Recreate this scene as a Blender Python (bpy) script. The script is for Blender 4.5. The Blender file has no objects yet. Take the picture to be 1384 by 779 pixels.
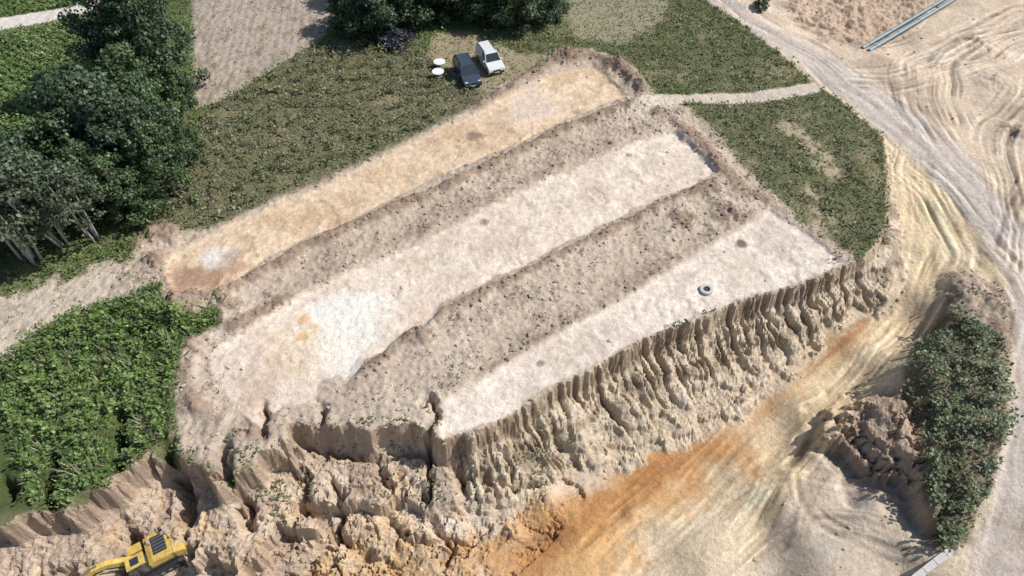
import bpy, bmesh, math, numpy as np, time
from mathutils import Vector, Matrix
T0=time.time()
rng=np.random.default_rng(7)
scene=bpy.context.scene
H=40.0; TH=math.radians(50); F=922.0
cT,sT=math.cos(TH),math.sin(TH)
# ---------------------------------------------------------------- survey sheet -> ground metres
def P(u,v,z=0.0):
    x=(u-692)/F; y=(389.5-v)/F
    t=(H-z)/(sT-y*cT)
    return (t*x, t*(cT+y*sT))
FC=[(945,-20,0),(1050,60,0),(1140,120,-.1),(1230,190,-.3),(1320,270,-.5),(1375,380,-.6),(1370,500,-.8),(1345,650,-1),(1320,779,-1.2),
(1100,20,-.6),(1250,60,-1.2),(1340,120,-.8),(1384,220,-.8),(1200,110,-.3),(1210,240,-.6),(1230,310,-1.3),(1235,370,-2.2),(1190,440,-3.2),
(1110,510,-4),(1020,590,-4.8),(930,670,-5.4),(850,760,-5.8),(1000,740,-4.6),(1170,400,-3),(900,610,-5),(760,680,-4.8),(740,760,-5.6),
(1300,380,-.8),(1340,430,-.5),(1290,500,-.8),(1300,620,-.8),(1270,720,-1.3),(1225,600,-1.9),(1150,590,-2.9),(1110,680,-3.2),(1180,760,-2.6),(1210,700,-2.2),
(650,740,-5.2),(500,700,-4.6),(500,770,-5.6),(350,740,-5.2),(200,745,-6.2),(60,750,-5.0),(100,779,-6.2),(600,690,-4.5),(300,700,-4.5)]
FCW=[(P(u,v,z),z) for u,v,z in FC]
def floorz(x,y):
    x=np.asarray(x,float); y=np.asarray(y,float)
    a=np.zeros_like(x); b=np.zeros_like(x)
    for (px,py),z in FCW:
        w=1.0/((x-px)**2+(y-py)**2+3.0)**2.2
        a+=w*z; b+=w
    return a/b
def Q(u,v):
    z=-2.0
    for i in range(14):
        x,y=P(u,v,z); z=0.5*z+0.5*float(floorz(x,y))
    return P(u,v,z)
def pp(l): return [P(*a) for a in l]
def qq(l): return [Q(*a) for a in l]
def chaikin(p,n=2,closed=True):
    for _ in range(n):
        o=[]
        m=len(p)
        for i in range(m if closed else m-1):
            a=p[i]; b=p[(i+1)%m]
            o.append((a[0]*.75+b[0]*.25,a[1]*.75+b[1]*.25)); o.append((a[0]*.25+b[0]*.75,a[1]*.25+b[1]*.75))
        if not closed: o=[p[0]]+o+[p[-1]]
        p=o
    return p
# ---------------------------------------------------------------- grid
def extend(a,step,lim):
    o=[a]; s=step
    while abs(o[-1])<lim:
        s*=1.28
        o.append(o[-1]+s)
    return o[1:]
xs=list(np.arange(-66,66.01,.12))
xs=extend(xs[0],-.14,1600)[::-1]+xs+extend(xs[-1],.14,1600)
ys=[8.0]
while ys[-1]<88: ys.append(ys[-1]+.085+.095*(ys[-1]-8)/80)
yy0=[];s=.1;c=8.0
while c>-1600: s*=1.28;c-=s;yy0.append(c)
ys=yy0[::-1]+ys+extend(ys[-1],.2,1600)
xs=np.array(xs);ys=np.array(ys)
NX,NY=len(xs),len(ys)
X,Y=np.meshgrid(xs,ys); X=X.ravel().astype(np.float64);Y=Y.ravel().astype(np.float64)
N=X.size
# ---------------------------------------------------------------- noise
_ga=rng.random(256)*2*np.pi; GX=np.cos(_ga);GY=np.sin(_ga)
def hsh(ix,iy,seed):
    n=(ix*374761393+iy*668265263+seed*1442695041)&0xffffffff
    n=((n^(n>>13))*1274126177)&0xffffffff
    return ((n^(n>>16))&255).astype(np.int64)
def perlin(x,y,seed=0):
    ix=np.floor(x).astype(np.int64);iy=np.floor(y).astype(np.int64)
    fx=x-ix;fy=y-iy
    u=fx*fx*fx*(fx*(fx*6-15)+10);v=fy*fy*fy*(fy*(fy*6-15)+10)
    def g(a,b):
        h=hsh(ix+a,iy+b,seed); return GX[h]*(fx-a)+GY[h]*(fy-b)
    n0=g(0,0);n0+=u*(g(1,0)-n0)
    n1=g(0,1);n1+=u*(g(1,1)-n1)
    return (n0+v*(n1-n0))*1.45
def fbm(x,y,sc,o=4,seed=0,gain=.5):
    r=0;a=1;t=0;f=1/sc
    for i in range(o):
        r=r+a*perlin(x*f+i*17.3,y*f-i*9.1,seed+i);t+=a;a*=gain;f*=2.03
    return r/t*1.5
def ss(a,b,x):
    t=np.clip((x-a)/(b-a),0,1);return t*t*(3-2*t)
def sdf(poly,margin=4.0):
    px=np.array([p[0] for p in poly]);py=np.array([p[1] for p in poly])
    out=np.full(N,-margin)
    sel=np.where((X>px.min()-margin)&(X<px.max()+margin)&(Y>py.min()-margin)&(Y<py.max()+margin))[0]
    x=X[sel];y=Y[sel];d2=np.full(len(sel),1e12);ins=np.zeros(len(sel),bool)
    n=len(px)
    for i in range(n):
        ax,ay=px[i],py[i];bx,by=px[(i+1)%n],py[(i+1)%n]
        ex,ey=bx-ax,by-ay;L=ex*ex+ey*ey+1e-12
        wx=x-ax;wy=y-ay
        t=np.clip((wx*ex+wy*ey)/L,0,1)
        d2=np.minimum(d2,(wx-t*ex)**2+(wy-t*ey)**2)
        if ay!=by:
            c=((ay>y)!=(by>y))&(x<(ex*(y-ay)/ey+ax)); ins^=c
    d=np.sqrt(d2);out[sel]=np.maximum(np.where(ins,d,-d),-margin)
    return out
def pline(pts,R=6.0):
    px=[p[0] for p in pts];py=[p[1] for p in pts]
    sel=np.where((X>min(px)-R)&(X<max(px)+R)&(Y>min(py)-R)&(Y<max(py)+R))[0]
    x=X[sel];y=Y[sel];d2=np.full(len(sel),1e12);S=np.zeros(len(sel));sg=np.ones(len(sel))
    s0=0
    for i in range(len(pts)-1):
        ax,ay=pts[i];bx,by=pts[i+1];ex,ey=bx-ax,by-ay;L=math.hypot(ex,ey)
        wx=x-ax;wy=y-ay
        t=np.clip((wx*ex+wy*ey)/(L*L),0,1)
        dd=(wx-t*ex)**2+(wy-t*ey)**2
        m=dd<d2
        d2=np.where(m,dd,d2);S=np.where(m,s0+t*L,S);sg=np.where(m,np.sign(ex*wy-ey*wx+1e-9),sg)
        s0+=L
    return sel,np.sqrt(d2)*sg,S,s0
nA=fbm(X,Y,9,4,11);nB=fbm(X,Y,2.6,4,21);nC=fbm(X,Y,.95,3,31,.65);nD=fbm(X,Y,.40,2,41,.7)
jit=.5*nB+.3*nC+.1*nD
def M(poly,f=.3,j=.5): return ss(-f,f,sdf(poly)+j*jit)
def C(r,g,b,k=1.24):
    l=[((c/255+.055)/1.055)**2.4 if c>10 else c/255/12.92 for c in (r,g,b)]
    return np.array(l)/k
col=np.zeros((N,3))
def paint(m,c): 
    global col
    col=col*(1-m[:,None])+m[:,None]*c
# ---------------------------------------------------------------- polygons
p_site=pp([(175,345),(205,310),(262,312),(430,243),(520,200),(640,140),(700,105),(750,72),(800,65),(850,90),(885,128),(935,148),(1005,222),(1050,272),(1110,320),(1160,345),(1143,372),(1000,425),(870,475),(740,545),(640,610),(560,600),(385,600),(350,625),(280,625),(240,600),(232,540),(240,470),(295,440),(250,428),(205,425),(200,385),(160,380)])
p_s1=pp([(225,352),(262,328),(330,295),(430,255),(520,210),(600,172),(655,146),(700,124),(760,97),(802,87),(847,130),(770,160),(700,195),(650,213),(600,235),(540,264),(500,285),(420,320),(360,350),(325,375),(285,398),(235,402)])
p_s2=pp([(285,480),(335,448),(372,425),(400,402),(480,366),(560,330),(650,287),(750,237),(850,195),(912,177),(972,234),(900,264),(800,312),(700,362),(600,410),(575,440),(545,446),(520,478),(490,482),(478,505),(440,512),(425,540),(385,548),(350,575),(310,545),(300,515)])
p_s3=pp([(590,545),(640,520),(740,460),(850,400),(950,338),(1042,284),(1075,305),(1095,318),(1143,355),(1080,381),(1000,405),(940,430),(870,456),(800,496),(740,522),(690,560),(640,580),(600,592)])
rim_px=[(-60,712),(0,705),(40,692),(95,685),(130,655),(165,630),(205,606),(222,622),(262,630),(300,645),(330,640),(350,612),(385,590),(400,568),(450,574),(500,578),(545,572),(578,578),(600,594),(640,584),(690,564),(740,526),(800,498),(870,458),(940,432),(1000,407),(1080,384),(1143,359),(1180,335),(1196,310),(1198,250),(1193,185),(1140,140),(1088,105),(1050,70),(1000,30),(945,-5),(880,-50)]
rim=[P(*a) for a in rim_px]
far=[(60,140),(300,400),(900,0),(300,-500),(-500,-500),(-400,5)]
p_pit=rim+far
d_rim=sdf(p_pit,400.0)
selr,dr,Sr,Lr=pline(rim,60.0)
S=np.zeros(N);S[selr]=Sr
def slen(k): return sum(math.dist(rim[i],rim[i+1]) for i in range(k))
sc=slen(18); sl=slen(12); sr=slen(28)
# ---------------------------------------------------------------- heights
h=.18*nA+.05*nC
msite=M(p_site,.5,.9)
S1=M(p_s1,.22,.55);S2=M(p_s2,.25,.8);S3=M(p_s3,.2,.45)
xe2,ye2=P(330,500);lf=ss(1.5,6.0,np.hypot(X-xe2,Y-ye2))
strip=np.clip(S1+S2+S3,0,1)
bank=msite*(1-strip)
nR=np.abs(fbm(X,Y,1.6,4,51,.55))
h=h+bank*(.08*nB+.045*nC+.05*nD+.08*nR+.02)
h=h*(1-strip*.8)-strip*.16*(1-.9*S2*(1-lf))+strip*(.025*nD+.04*nC+.05*nB)
ridge_m=np.zeros(N)
def ridge(pts,Hh,w1,w2,seed=0,mm=1.0):
    global h
    sel,d,s,L=pline(pts,4)
    w=np.where(d>0,w1,w2)
    n=fbm(X[sel],Y[sel],2.2,5,60+seed,.55)
    n2=perlin(s/2.8,s*0+.5,700+seed)
    a=np.exp(-(np.abs(d+.35*n)/w)**2.2)*(1+.5*n+.3*n2)*ss(-.5,1.5,s+.5)*ss(-.3,1.2,L-s+.3)
    a=a*(1-strip[sel]*.95)
    h[sel]+=Hh*a
    ridge_m[sel]=np.maximum(ridge_m[sel],np.clip(a*mm,0,1))
ridge(pp([(290,408),(340,377),(420,332),(500,297),(560,271),(620,245),(700,207),(770,172),(850,142),(885,135)]),.55,.4,.7,1)
ridge(pp([(400,390),(500,342),(600,298),(700,248),(800,203),(900,163)]),.10,.6,.7,2,.4)
ridge(pp([(480,515),(540,462),(600,420),(700,374),(800,324),(900,276),(968,246)]),.32,.35,.6,3,.75)
ridge(pp([(585,535),(640,510),(680,488),(760,440),(850,392),(950,330),(1030,288)]),.12,.7,.5,4,.4)
ridge(pp([(640,148),(700,116),(750,84),(795,74),(845,95),(875,130)]),.5,.7,.8,5)
ridge(pp([(880,148),(930,178),(975,225),(1005,260),(1045,278)]),.28,.9,.9,6,.8)
ridge(pp([(300,448),(340,432),(400,398)]),.28,.7,.7,7)
ridge(pp([(250,470),(252,530),(300,585)]),.25,.8,.8,8,.6)
for i,(u,v,a,r) in enumerate([(195,322,.9,1.4),(232,316,.8,1.2),(212,350,.6,1.2),(245,408,.9,1.6),(232,432,.8,1.2),(275,405,.7,1.3),(300,420,.6,1.2),(342,578,.5,1.5),(765,76,.6,1.4),(835,88,.6,1.4),(868,112,.7,1.3),(980,292,.5,1.4),(960,258,.4,1.2),(1005,300,.4,1.2),(920,300,.3,1.2),(570,455,.4,.8),(265,470,.4,.9),(265,550,.4,.9)]):
    x,y=P(u,v);dd=np.hypot(X-x,Y-y)
    m=dd<r*3
    a_=np.exp(-((dd[m]/r)**2))*(1+.7*nB[m]+.6*nC[m])*(1-.8*strip[m])
    h[m]+=a*a_*.8;ridge_m[m]=np.maximum(ridge_m[m],np.clip(a_,0,1))
htop=h
# pit
left=1-ss(sc-.8,sc+.8,S); farleft=1-ss(sl-1,sl+1,S); rt=ss(sr+1,sr-4,S)
d=d_rim+ .22*nC+.2*nB
dq=np.maximum(d_rim,0)
Sw=S+.30*nB+.10*nC+.10*dq*perlin(S/6,dq/5,78)
gp=ss(-.9,.1,fbm(X,Y,5,3,86))
g1=ss(.26,0,np.abs(perlin(Sw/1.5,dq/14,80)));g2=ss(.26,0,np.abs(perlin(Sw/.62,dq/9,81)))
gul=gp*(g1+.55*g2)
d=d+farleft*(1.3*nB*ss(-1,1.5,d_rim)+1.2*ss(.35,0,np.abs(perlin(Sw/2.6,d_rim/9,77)))*ss(0,2,d_rim))+left*.6*perlin(S/1.3,d_rim/6,79)+(1-left)*rt*(gul-.35)*.30*ss(-.5,.4,d_rim)+.07*nD
dp=np.maximum(d,0)
lump=fbm(X,Y,2.4,6,84,.58)
nearc=ss(sc+17,sc+3,S)
def terrace(n,k,sh=.78):
    q=n*k;fl=np.floor(q);fr=q-fl
    return (fl+ss(sh,1.0,fr)+.12*fr)/k
cap=(1.05+.3*nB+.2*gp)*(.25+.75*rt)
dropR=cap*ss(0,.55,dp)+(.60+.36*nearc)*dp-.35*ss(4.2,5.6,dp)+gul*.34*ss(.2,1.0,dp)*(1-.85*ss(2.4,4.8,dp))*rt+.26*lump*ss(.6,2.2,dp)+.06*nC
dropR=.66*dropR+.34*terrace(dropR+.4*nB+.08*nC,1.3,.72)
dropL=2.3*ss(0,.5,dp)+.22*dp+1.5*ss(3.6,4.0,dp+.9*nB)+1.3*ss(6.6,7.0,dp+1.2*nB)+.35*np.abs(nC)*ss(0,1,dp)+.3*lump*ss(1,2,dp)
dropL=.7*dropL+.3*terrace(dropL+.3*nB,1.6,.75)
drop=dropR*(1-left)+dropL*left
fz=floorz(X,Y)
p_ll=qq([(-80,650),(150,620),(300,640),(400,600),(560,620),(700,640),(770,670),(730,720),(640,800),(300,860),(-100,860)])
mll=ss(-1.2,1.2,sdf(p_ll,6)+1.2*nB)
rg=np.abs(fbm(X,Y,2.6,4,98,.6))
t1=terrace(fbm(X,Y,4.6,4,91)+.22*nC,4.6,.9);t2=terrace(fbm(X,Y,1.9,4,95,.6)+.12*nD,3.8,.86)
xq=P(470,720,-5)[0];soft=1-.6*ss(xq-2,xq+3,X)
fl_h=fz+mll*soft*(1.35*t1+.42*t2-.75*ss(.09,.0,rg)+.09*np.abs(nC)+.06*nD)
p_blk=qq([(1105,590),(1118,556),(1160,540),(1232,545),(1260,600),(1262,720),(1235,700),(1205,655),(1165,655),(1150,625)])
p_isl=qq([(1275,372),(1310,365),(1360,395),(1366,470),(1358,560),(1340,650),(1300,740),(1262,745),(1245,690),(1238,600),(1222,560),(1225,500),(1265,440)])
p_bush=qq([(1232,465),(1285,428),(1352,470),(1356,560),(1346,640),(1310,735),(1268,750),(1245,690),(1236,640),(1238,590),(1222,540),(1216,500)])
p_urb=qq([(1060,10),(1100,-30),(1300,-40),(1270,10),(1170,62),(1120,55),(1080,35)])
sb=sdf(p_blk);si=sdf(p_isl);su=sdf(p_urb)
sbn=sb+.9*nB+.3*nC
mb=ss(-.05,.25,sbn)*.6+ss(.9,1.15,sbn)*.5+ss(1.7,2.0,sbn)*.4
fl_h+=mb*(1+.35*nB)-ss(-1.6,-.2,sbn)*ss(.3,-.2,sbn)*.45+ss(-.2,.3,sbn)*(.12*nC-.6*ss(.09,0,rg))+ss(-.4,.8,si+.6*nB)*(.45+.2*nB+.1*nC)
mur_b=ss(-.6,.8,su+.8*nB)
fl_h+=mur_b*(.2+.6*t1+.25*nB+.08*nC)
misl=ss(-.3,.3,si+.5*jit);mblk=ss(-.2,.3,sbn)
def fheap(u,v,a,r):
    x,y=Q(u,v);dd=np.hypot(X-x,Y-y);m=dd<r*3
    fl_h[m]+=a*np.exp(-((dd[m]/r)**2))*(1+.6*nB[m]+.4*nC[m])
for a in [(735,672,.8,.8),(690,720,.5,.8),(470,640,.9,1.2),(1300,400,.5,1.5),(1345,420,.5,1.2),(1010,5,.5,1.5),(560,720,.6,1.),(380,700,1.2,1.3),(320,720,1.4,1.2),(90,730,1.2,1.4),(25,740,1.2,1.5),(270,700,1.,1.),(1345,110,.5,2.),(1375,180,.6,1.6),(1320,60,.5,2),(1100,610,.35,.8),(1065,640,.25,.7),(850,690,.15,.8),(1130,600,.5,.6)]: fheap(*a)
xe,ye=P(212,772,-6);de=np.hypot(X-xe,Y-ye);pad=ss(3.4,1.6,de);fl_h=fl_h*(1-pad)+pad*(-6.0+.1*nC)
pitm=ss(-.1,.15,d)
hp=htop*(1-ss(0,2,dp))-drop
kk=.12
mx=np.maximum(hp,fl_h);df=np.abs(hp-fl_h)
mx=mx+np.maximum(kk-df,0)**2/(4*kk)
slope_m=pitm*ss(-.25,.25,hp-fl_h)
h=np.where(d>0,mx,htop)
floor_m=pitm*(1-slope_m)
# ---------------------------------------------------------------- colours
paint(np.ones(N),C(122,122,90))
gm=ss(-.3,.6,nB+.5*nC)
paint(gm*.5,C(100,110,72))
p_plough=pp([(258,-60),(470,-60),(455,10),(440,48),(400,75),(350,105),(300,140),(262,150)])
p_road_tl=pp([(-60,52),(90,26),(300,-40),(290,-55),(85,8),(-60,38)])
p_crop1=pp([(-80,60),(100,32),(130,120),(90,200),(-100,270)])
p_crop2=pp([(-80,-60),(150,-60),(100,8),(-80,34)])
p_mead=pp([(262,175),(300,140),(370,95),(430,58),(520,62),(575,75),(620,108),(655,122),(650,140),(560,185),(430,245),(330,290),(262,312),(215,308),(150,320),(200,290),(240,250)])
p_trackl=pp([(-60,415),(0,398),(60,385),(120,362),(170,350),(225,360),(235,392),(200,392),(130,415),(60,442),(20,480),(-60,520)])
p_weed=pp([(-60,515),(20,478),(60,446),(140,412),(215,388),(228,425),(255,432),(300,418),(305,440),(250,462),(236,520),(232,580),(205,602),(160,632),(100,680),(40,690),(-60,712)])
p_mtop=pp([(700,70),(650,40),(740,30),(800,-50),(900,-60),(945,0),(1000,38),(1060,80),(1088,108),(1075,118),(960,124),(885,126),(850,88),(800,66),(750,72)])
p_dry=pp([(760,25),(800,-60),(905,-60),(905,15),(880,45),(830,60),(780,52)])
p_mright=pp([(905,145),(960,142),(1050,136),(1112,126),(1150,150),(1195,182),(1196,250),(1196,312),(1170,340),(1140,345),(1060,275),(1005,225),(940,160)])
p_yard=pp([(575,75),(590,45),(640,40),(665,55),(700,72),(745,75),(700,108),(640,140),(640,118),(610,105)])
p_path=pp([(878,128),(930,128),(1000,126),(1060,118),(1100,112),(1112,124),(1060,134),(1000,140),(930,140),(890,145),(865,160),(850,150)])
mpl=M(p_plough,.4,.5)
paint(mpl,C(188,172,158));
selp=np.where(mpl>.02)[0]
fur=np.sin((X[selp]*.93+Y[selp]*.12)*2*np.pi/.75+nB[selp]*2.0)
col[selp]*=(1+.035*fur*mpl[selp])[:,None]; h[selp]+=.015*fur*mpl[selp]
h+=mpl*.07*nC
paint(mpl*ss(.0,.6,nC+.6*nB)*.65,C(134,130,102));paint(mpl*ss(.0,.7,nA+.3*nB)*.5,C(150,140,122))
mrt=M(p_road_tl,.2,.2);paint(mrt,C(228,220,210))
mtl=M(p_trackl,.6,1.8);paint(mtl,C(214,198,180));h+=mtl*(.06*nC+.05*nD)
paint(mtl*ss(0,.6,nC-.1+.5*nB)*.6,C(158,142,122));paint(mtl*ss(.1,.7,nA+.5*nB)*.4,C(232,218,202))
my=M(p_yard,.4,.6);paint(my*.75,C(182,164,138))
mdry=M(p_dry,.8,1.2);paint(mdry*.8,C(172,164,138))
mgt=M(p_mtop,.3,.4);mgr=M(p_mright,.3,.4)
# site soils
paint(msite,C(206,188,168))
paint(msite*ss(-.2,.5,nB+.5*nC)*.55,C(168,148,131))
paint(msite*ss(.1,.7,nA+nD*.5+.3*nB)*.5,C(224,208,190))
mslope_l=M(pp([(245,480),(300,440),(400,500),(430,540),(400,580),(350,600),(300,620),(250,600)]),1.5,1.6);paint(mslope_l*bank*.6,C(218,200,182))
paint(mslope_l*bank*ss(.2,.0,np.abs(perlin(X/1.2+.4*nB,Y/5,888)))*.4,C(164,142,126))
paint(ss(.2,.75,ridge_m+.25*nC)*.66,C(146,120,102))
def strip_tex(m,pts,base,alt,seed):
    paint(m,base)
    sel,dd,s,L=pline(pts,9)
    sw=s+.10*dd*dd
    n=perlin(sw/.9+.8*nB[sel],dd/2.5,seed)
    nn_=np.abs(perlin(sw/2.1+.5*nB[sel],dd/4,seed+9))
    ln=perlin(s/9,dd/.5+.4*nB[sel],seed+12)
    brk=ss(-.1,.5,fbm(X[sel],Y[sel],3.3,3,seed+15))
    n2=fbm(X[sel],Y[sel],5,5,seed+3,.6)
    n3_=fbm(X[sel],Y[sel],2.0,5,seed+6,.6)
    mm=m[sel]
    col[sel]*=(1+mm*(.14*n*brk+.07*nD[sel]-.16*brk*ss(.12,.0,nn_)+.08*nC[sel]+.10*ln*(1-brk)))[:,None]
    a=(ss(-.15,.6,n2)*.8*mm)[:,None]
    col[sel]=col[sel]*(1-a)+a*alt
    a=(ss(.05,.6,n3_)*.5*mm)[:,None]
    col[sel]=col[sel]*(1-a)+a*alt*.74
    h[sel]+=mm*(.055*n*brk-.06*brk*ss(.12,0,nn_)+.02*ln*(1-brk))
strip_tex(S1,pp([(250,370),(400,300),(560,225),(700,160),(830,105)]),C(236,211,180),C(216,186,152),100)
strip_tex(S2,pp([(340,500),(480,430),(640,345),(800,270),(940,205)]),C(245,228,210),C(229,207,187),110)
strip_tex(S3,pp([(600,570),(740,490),(900,410),(1100,320)]),C(246,231,215),C(229,211,193),120)
def blob(u,v,r,c,a,fl=False,el=1.0,js=1.0):
    x,y=(Q if fl else P)(u,v);dd=np.hypot(X-x,(Y-y)*el)+js*(.9*nB+.5*nC)*r*.6
    paint(ss(r*1.25,r*.6,dd)*a,c)
blob(470,440,3.2,C(255,250,238),.85);blob(455,470,2.2,C(254,245,230),.75);blob(400,480,2.4,C(238,214,180),.5)
blob(410,430,.5,C(228,184,124),.75);blob(408,455,.45,C(222,178,120),.75);blob(425,440,.3,C(225,176,106),.6);blob(420,448,.9,C(236,206,160),.5)
blob(290,350,1.5,C(242,236,230),.85);blob(265,375,1.8,C(165,128,106),.7);blob(310,360,1.6,C(180,142,114),.6);blob(240,372,1.3,C(180,146,122),.6)
blob(345,520,2.2,C(214,190,168),.6);blob(720,140,2.6,C(232,212,200),.6);blob(640,182,.9,C(150,125,108),.8);blob(1003,328,.55,C(120,98,88),.9)
blob(1050,320,2,C(212,194,180),.5);blob(655,298,.4,C(150,120,85),.7);blob(690,175,.5,C(150,130,112),.5);blob(780,150,.4,C(160,136,118),.6)
blob(850,208,.3,C(125,105,90),.7);blob(730,490,.3,C(120,105,92),.7);blob(560,360,1.2,C(210,186,160),.5);blob(880,225,1.6,C(226,208,190),.5)
mpath=M(p_path,.15,.25);paint(mpath,C(218,204,186))
p_bare=pp([(1040,160),(1070,165),(1125,210),(1138,245),(1120,240),(1085,200)])
p_bare2=pp([(1090,250),(1115,270),(1130,310),(1112,318),(1095,290)])
mbare=np.clip(M(p_bare,.5,1.6)+M(p_bare2,.5,1.6),0,1)*ss(-.5,.1,nC+.3*nB);paint(mbare*.8,C(194,178,150))
paint(pitm,C(222,202,176))
ctr=[(930,-30),(970,0),(1050,50),(1130,104),(1210,170),(1290,238),(1340,300),(1380,390),(1388,470),(1385,560),(1365,680),(1345,800)]
p_main=chaikin(qq([(915,-30),(945,0),(1000,37),(1085,97),(1135,134),(1195,180),(1250,232),(1308,292),(1345,350),(1368,410),(1370,490),(1360,580),(1340,670),(1302,790),(1420,800),(1450,600),(1470,450),(1440,360),(1384,318),(1350,270),(1310,210),(1250,160),(1180,110),(1110,68),(1000,8),(960,-30)]),1)
p_haul=chaikin(qq([(1190,180),(1198,240),(1203,330),(1203,385),(1180,425),(1130,470),(1060,530),(1000,572),(930,620),(860,675),(790,725),(730,790),(1010,800),(1030,740),(1075,660),(1130,580),(1185,520),(1230,470),(1262,430),(1278,380),(1310,362),(1370,400),(1350,345),(1300,285),(1250,228)]),1)
p_sand=qq([(1240,690),(1245,740),(1290,745),(1240,800),(1000,800),(1030,740),(1060,680),(1085,640),(1110,610),(1170,645),(1215,660)])
p_ur=qq([(1000,-40),(1500,-60),(1500,440),(1384,320),(1300,200),(1180,105),(1100,62),(1030,20)])
mh=M(p_haul,.35,.6)*pitm;mm_=M(p_main,.45,.9)*pitm
mur=M(p_ur,.5,.6)*pitm
paint(mur,C(222,202,178));paint(mur*ss(0,.7,nB+.6*nA)*.6,C(204,180,154));paint(mur*ss(.3,.8,nA)*.6,C(236,224,208))
mr2=ss(.0,.5,fbm(X,Y,6,5,220))*mur;paint(mr2*.6,C(172,152,136))
paint(mur_b*pitm*.8,C(208,182,156));paint(mur_b*pitm*ss(0,.5,nC+.5*nB)*.45,C(160,136,118))
ms=M(p_sand,.5,.7)*pitm;paint(ms,C(224,205,182));paint(ms*ss(0,.7,nB)*.5,C(238,228,214));paint(ms*ss(.1,.6,-nB+nC*.4)*.5,C(186,160,134))
paint(misl,C(190,170,150));paint(misl*ss(0,.6,nB+.4*nC)*.6,C(160,134,116))
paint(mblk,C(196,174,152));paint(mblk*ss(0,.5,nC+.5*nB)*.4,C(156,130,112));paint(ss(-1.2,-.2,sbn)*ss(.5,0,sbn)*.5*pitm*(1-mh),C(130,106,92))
paint(mh,C(236,212,174));paint(mh*ss(-.1,.8,nA+.3*nB)*.55,C(237,220,194));paint(mh*ss(.1,.7,fbm(X,Y,2.2,5,225))*.45,C(206,176,138))
paint(mm_,C(212,199,188));paint(mm_*ss(.0,.7,fbm(X,Y,1.8,5,226))*.5,C(178,162,150));paint(mm_*ss(-.2,.6,nA)*.45,C(214,193,166))
# lower-left earth
paint(mll*floor_m,C(224,203,176))
n3=fbm(X,Y,5,5,201);n4=fbm(X,Y,2.2,4,205)
paint(mll*floor_m*ss(0,.5,n3)*.8,C(230,198,152));paint(mll*floor_m*ss(.05,.45,n4)*.5,C(186,162,140))
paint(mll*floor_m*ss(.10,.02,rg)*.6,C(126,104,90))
def band(pts,w,c,a,seed):
    sel,dd,s,L=pline(pts,w*3)
    n=fbm(X[sel],Y[sel],2.6,5,seed,.6)
    m=ss(1.45,.15,np.abs(dd)/w+1.0*n)*a*pitm[sel]*ss(-1,2,s)*ss(-1,2,L-s)
    mf=np.zeros(N);mf[sel]=m;paint(mf,c)
band(qq([(1165,440),(1110,482),(1060,522),(970,588),(880,640),(780,705),(690,770)]),1.2,C(208,166,120),.7,301)
band(qq([(1185,420),(1140,462),(1060,522)]),.35,C(176,126,84),.75,302)
band(qq([(1000,580),(880,645),(800,690),(735,735),(690,800)]),2.9,C(208,156,102),.85,303)
band(qq([(850,690),(780,750),(735,800)]),2.8,C(220,174,118),.8,304)
band(qq([(740,680),(660,720),(590,765)]),2.6,C(212,164,108),.8,305)
band(qq([(590,765),(500,775),(430,785),(330,785)]),1.8,C(216,178,126),.75,315)
band(qq([(930,610),(820,680),(750,740),(700,790)]),1.0,C(180,124,78),.65,306)
band(qq([(830,640),(760,655),(700,665)]),.9,C(230,212,192),.7,309)
band(qq([(700,695),(620,715),(560,690)]),1.0,C(240,226,208),.8,311)
gs=perlin(S/.8+.3*nB,dp/5,320)
sl_=slope_m
paint(sl_*(1-left),C(218,200,174))
paint(sl_*(1-left)*ss(.0,.6,fbm(X,Y,3.5,4,330))*.55,C(234,219,198))
paint(sl_*(1-left)*ss(.0,.5,fbm(X,Y,1.6,4,332))*.4,C(180,160,136))
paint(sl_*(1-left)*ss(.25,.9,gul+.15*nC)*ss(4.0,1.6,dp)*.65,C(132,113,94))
zz_=h+.3*nB+.06*nC
strata=ss(.2,.7,np.sin(zz_*4.2)*.5+.5*np.sin(zz_*9.3+1.0)+.3*nC)
paint(sl_*strata*.45,C(154,132,110));paint(mll*floor_m*strata*.40,C(158,136,118))
paint(sl_*(1-left)*ss(.3,.8,np.sin(zz_*3.1+2))*.35,C(238,219,192))
paint(sl_*(1-left)*ss(3.6,5.2,dp+nB)*.4,C(226,204,178))
paint(sl_*left*.8,C(216,195,172));paint(sl_*left*ss(0,.6,gs+.4*nB)*.6,C(166,140,122))
paint(sl_*left*ss(2.0,3.2,dp+nB)*ss(-.1,.5,n3)*.8,C(224,192,146));paint(sl_*left*ss(0,.5,n4)*.4,C(234,216,196))
paint(farleft*pitm*ss(-.2,.5,n4)*.5,C(156,130,114))
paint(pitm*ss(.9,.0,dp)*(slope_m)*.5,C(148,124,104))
def crack(pts,w,dep,fl=True):
    pts=(qq if fl else pp)(pts)
    sel,dd,s,L=pline(pts,3)
    m=np.exp(-((dd+.4*nC[sel]+.4*nB[sel])/w)**2)*ss(-.2,.5,s)*ss(-.2,.8,L-s)
    h[sel]-=dep*m
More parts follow.
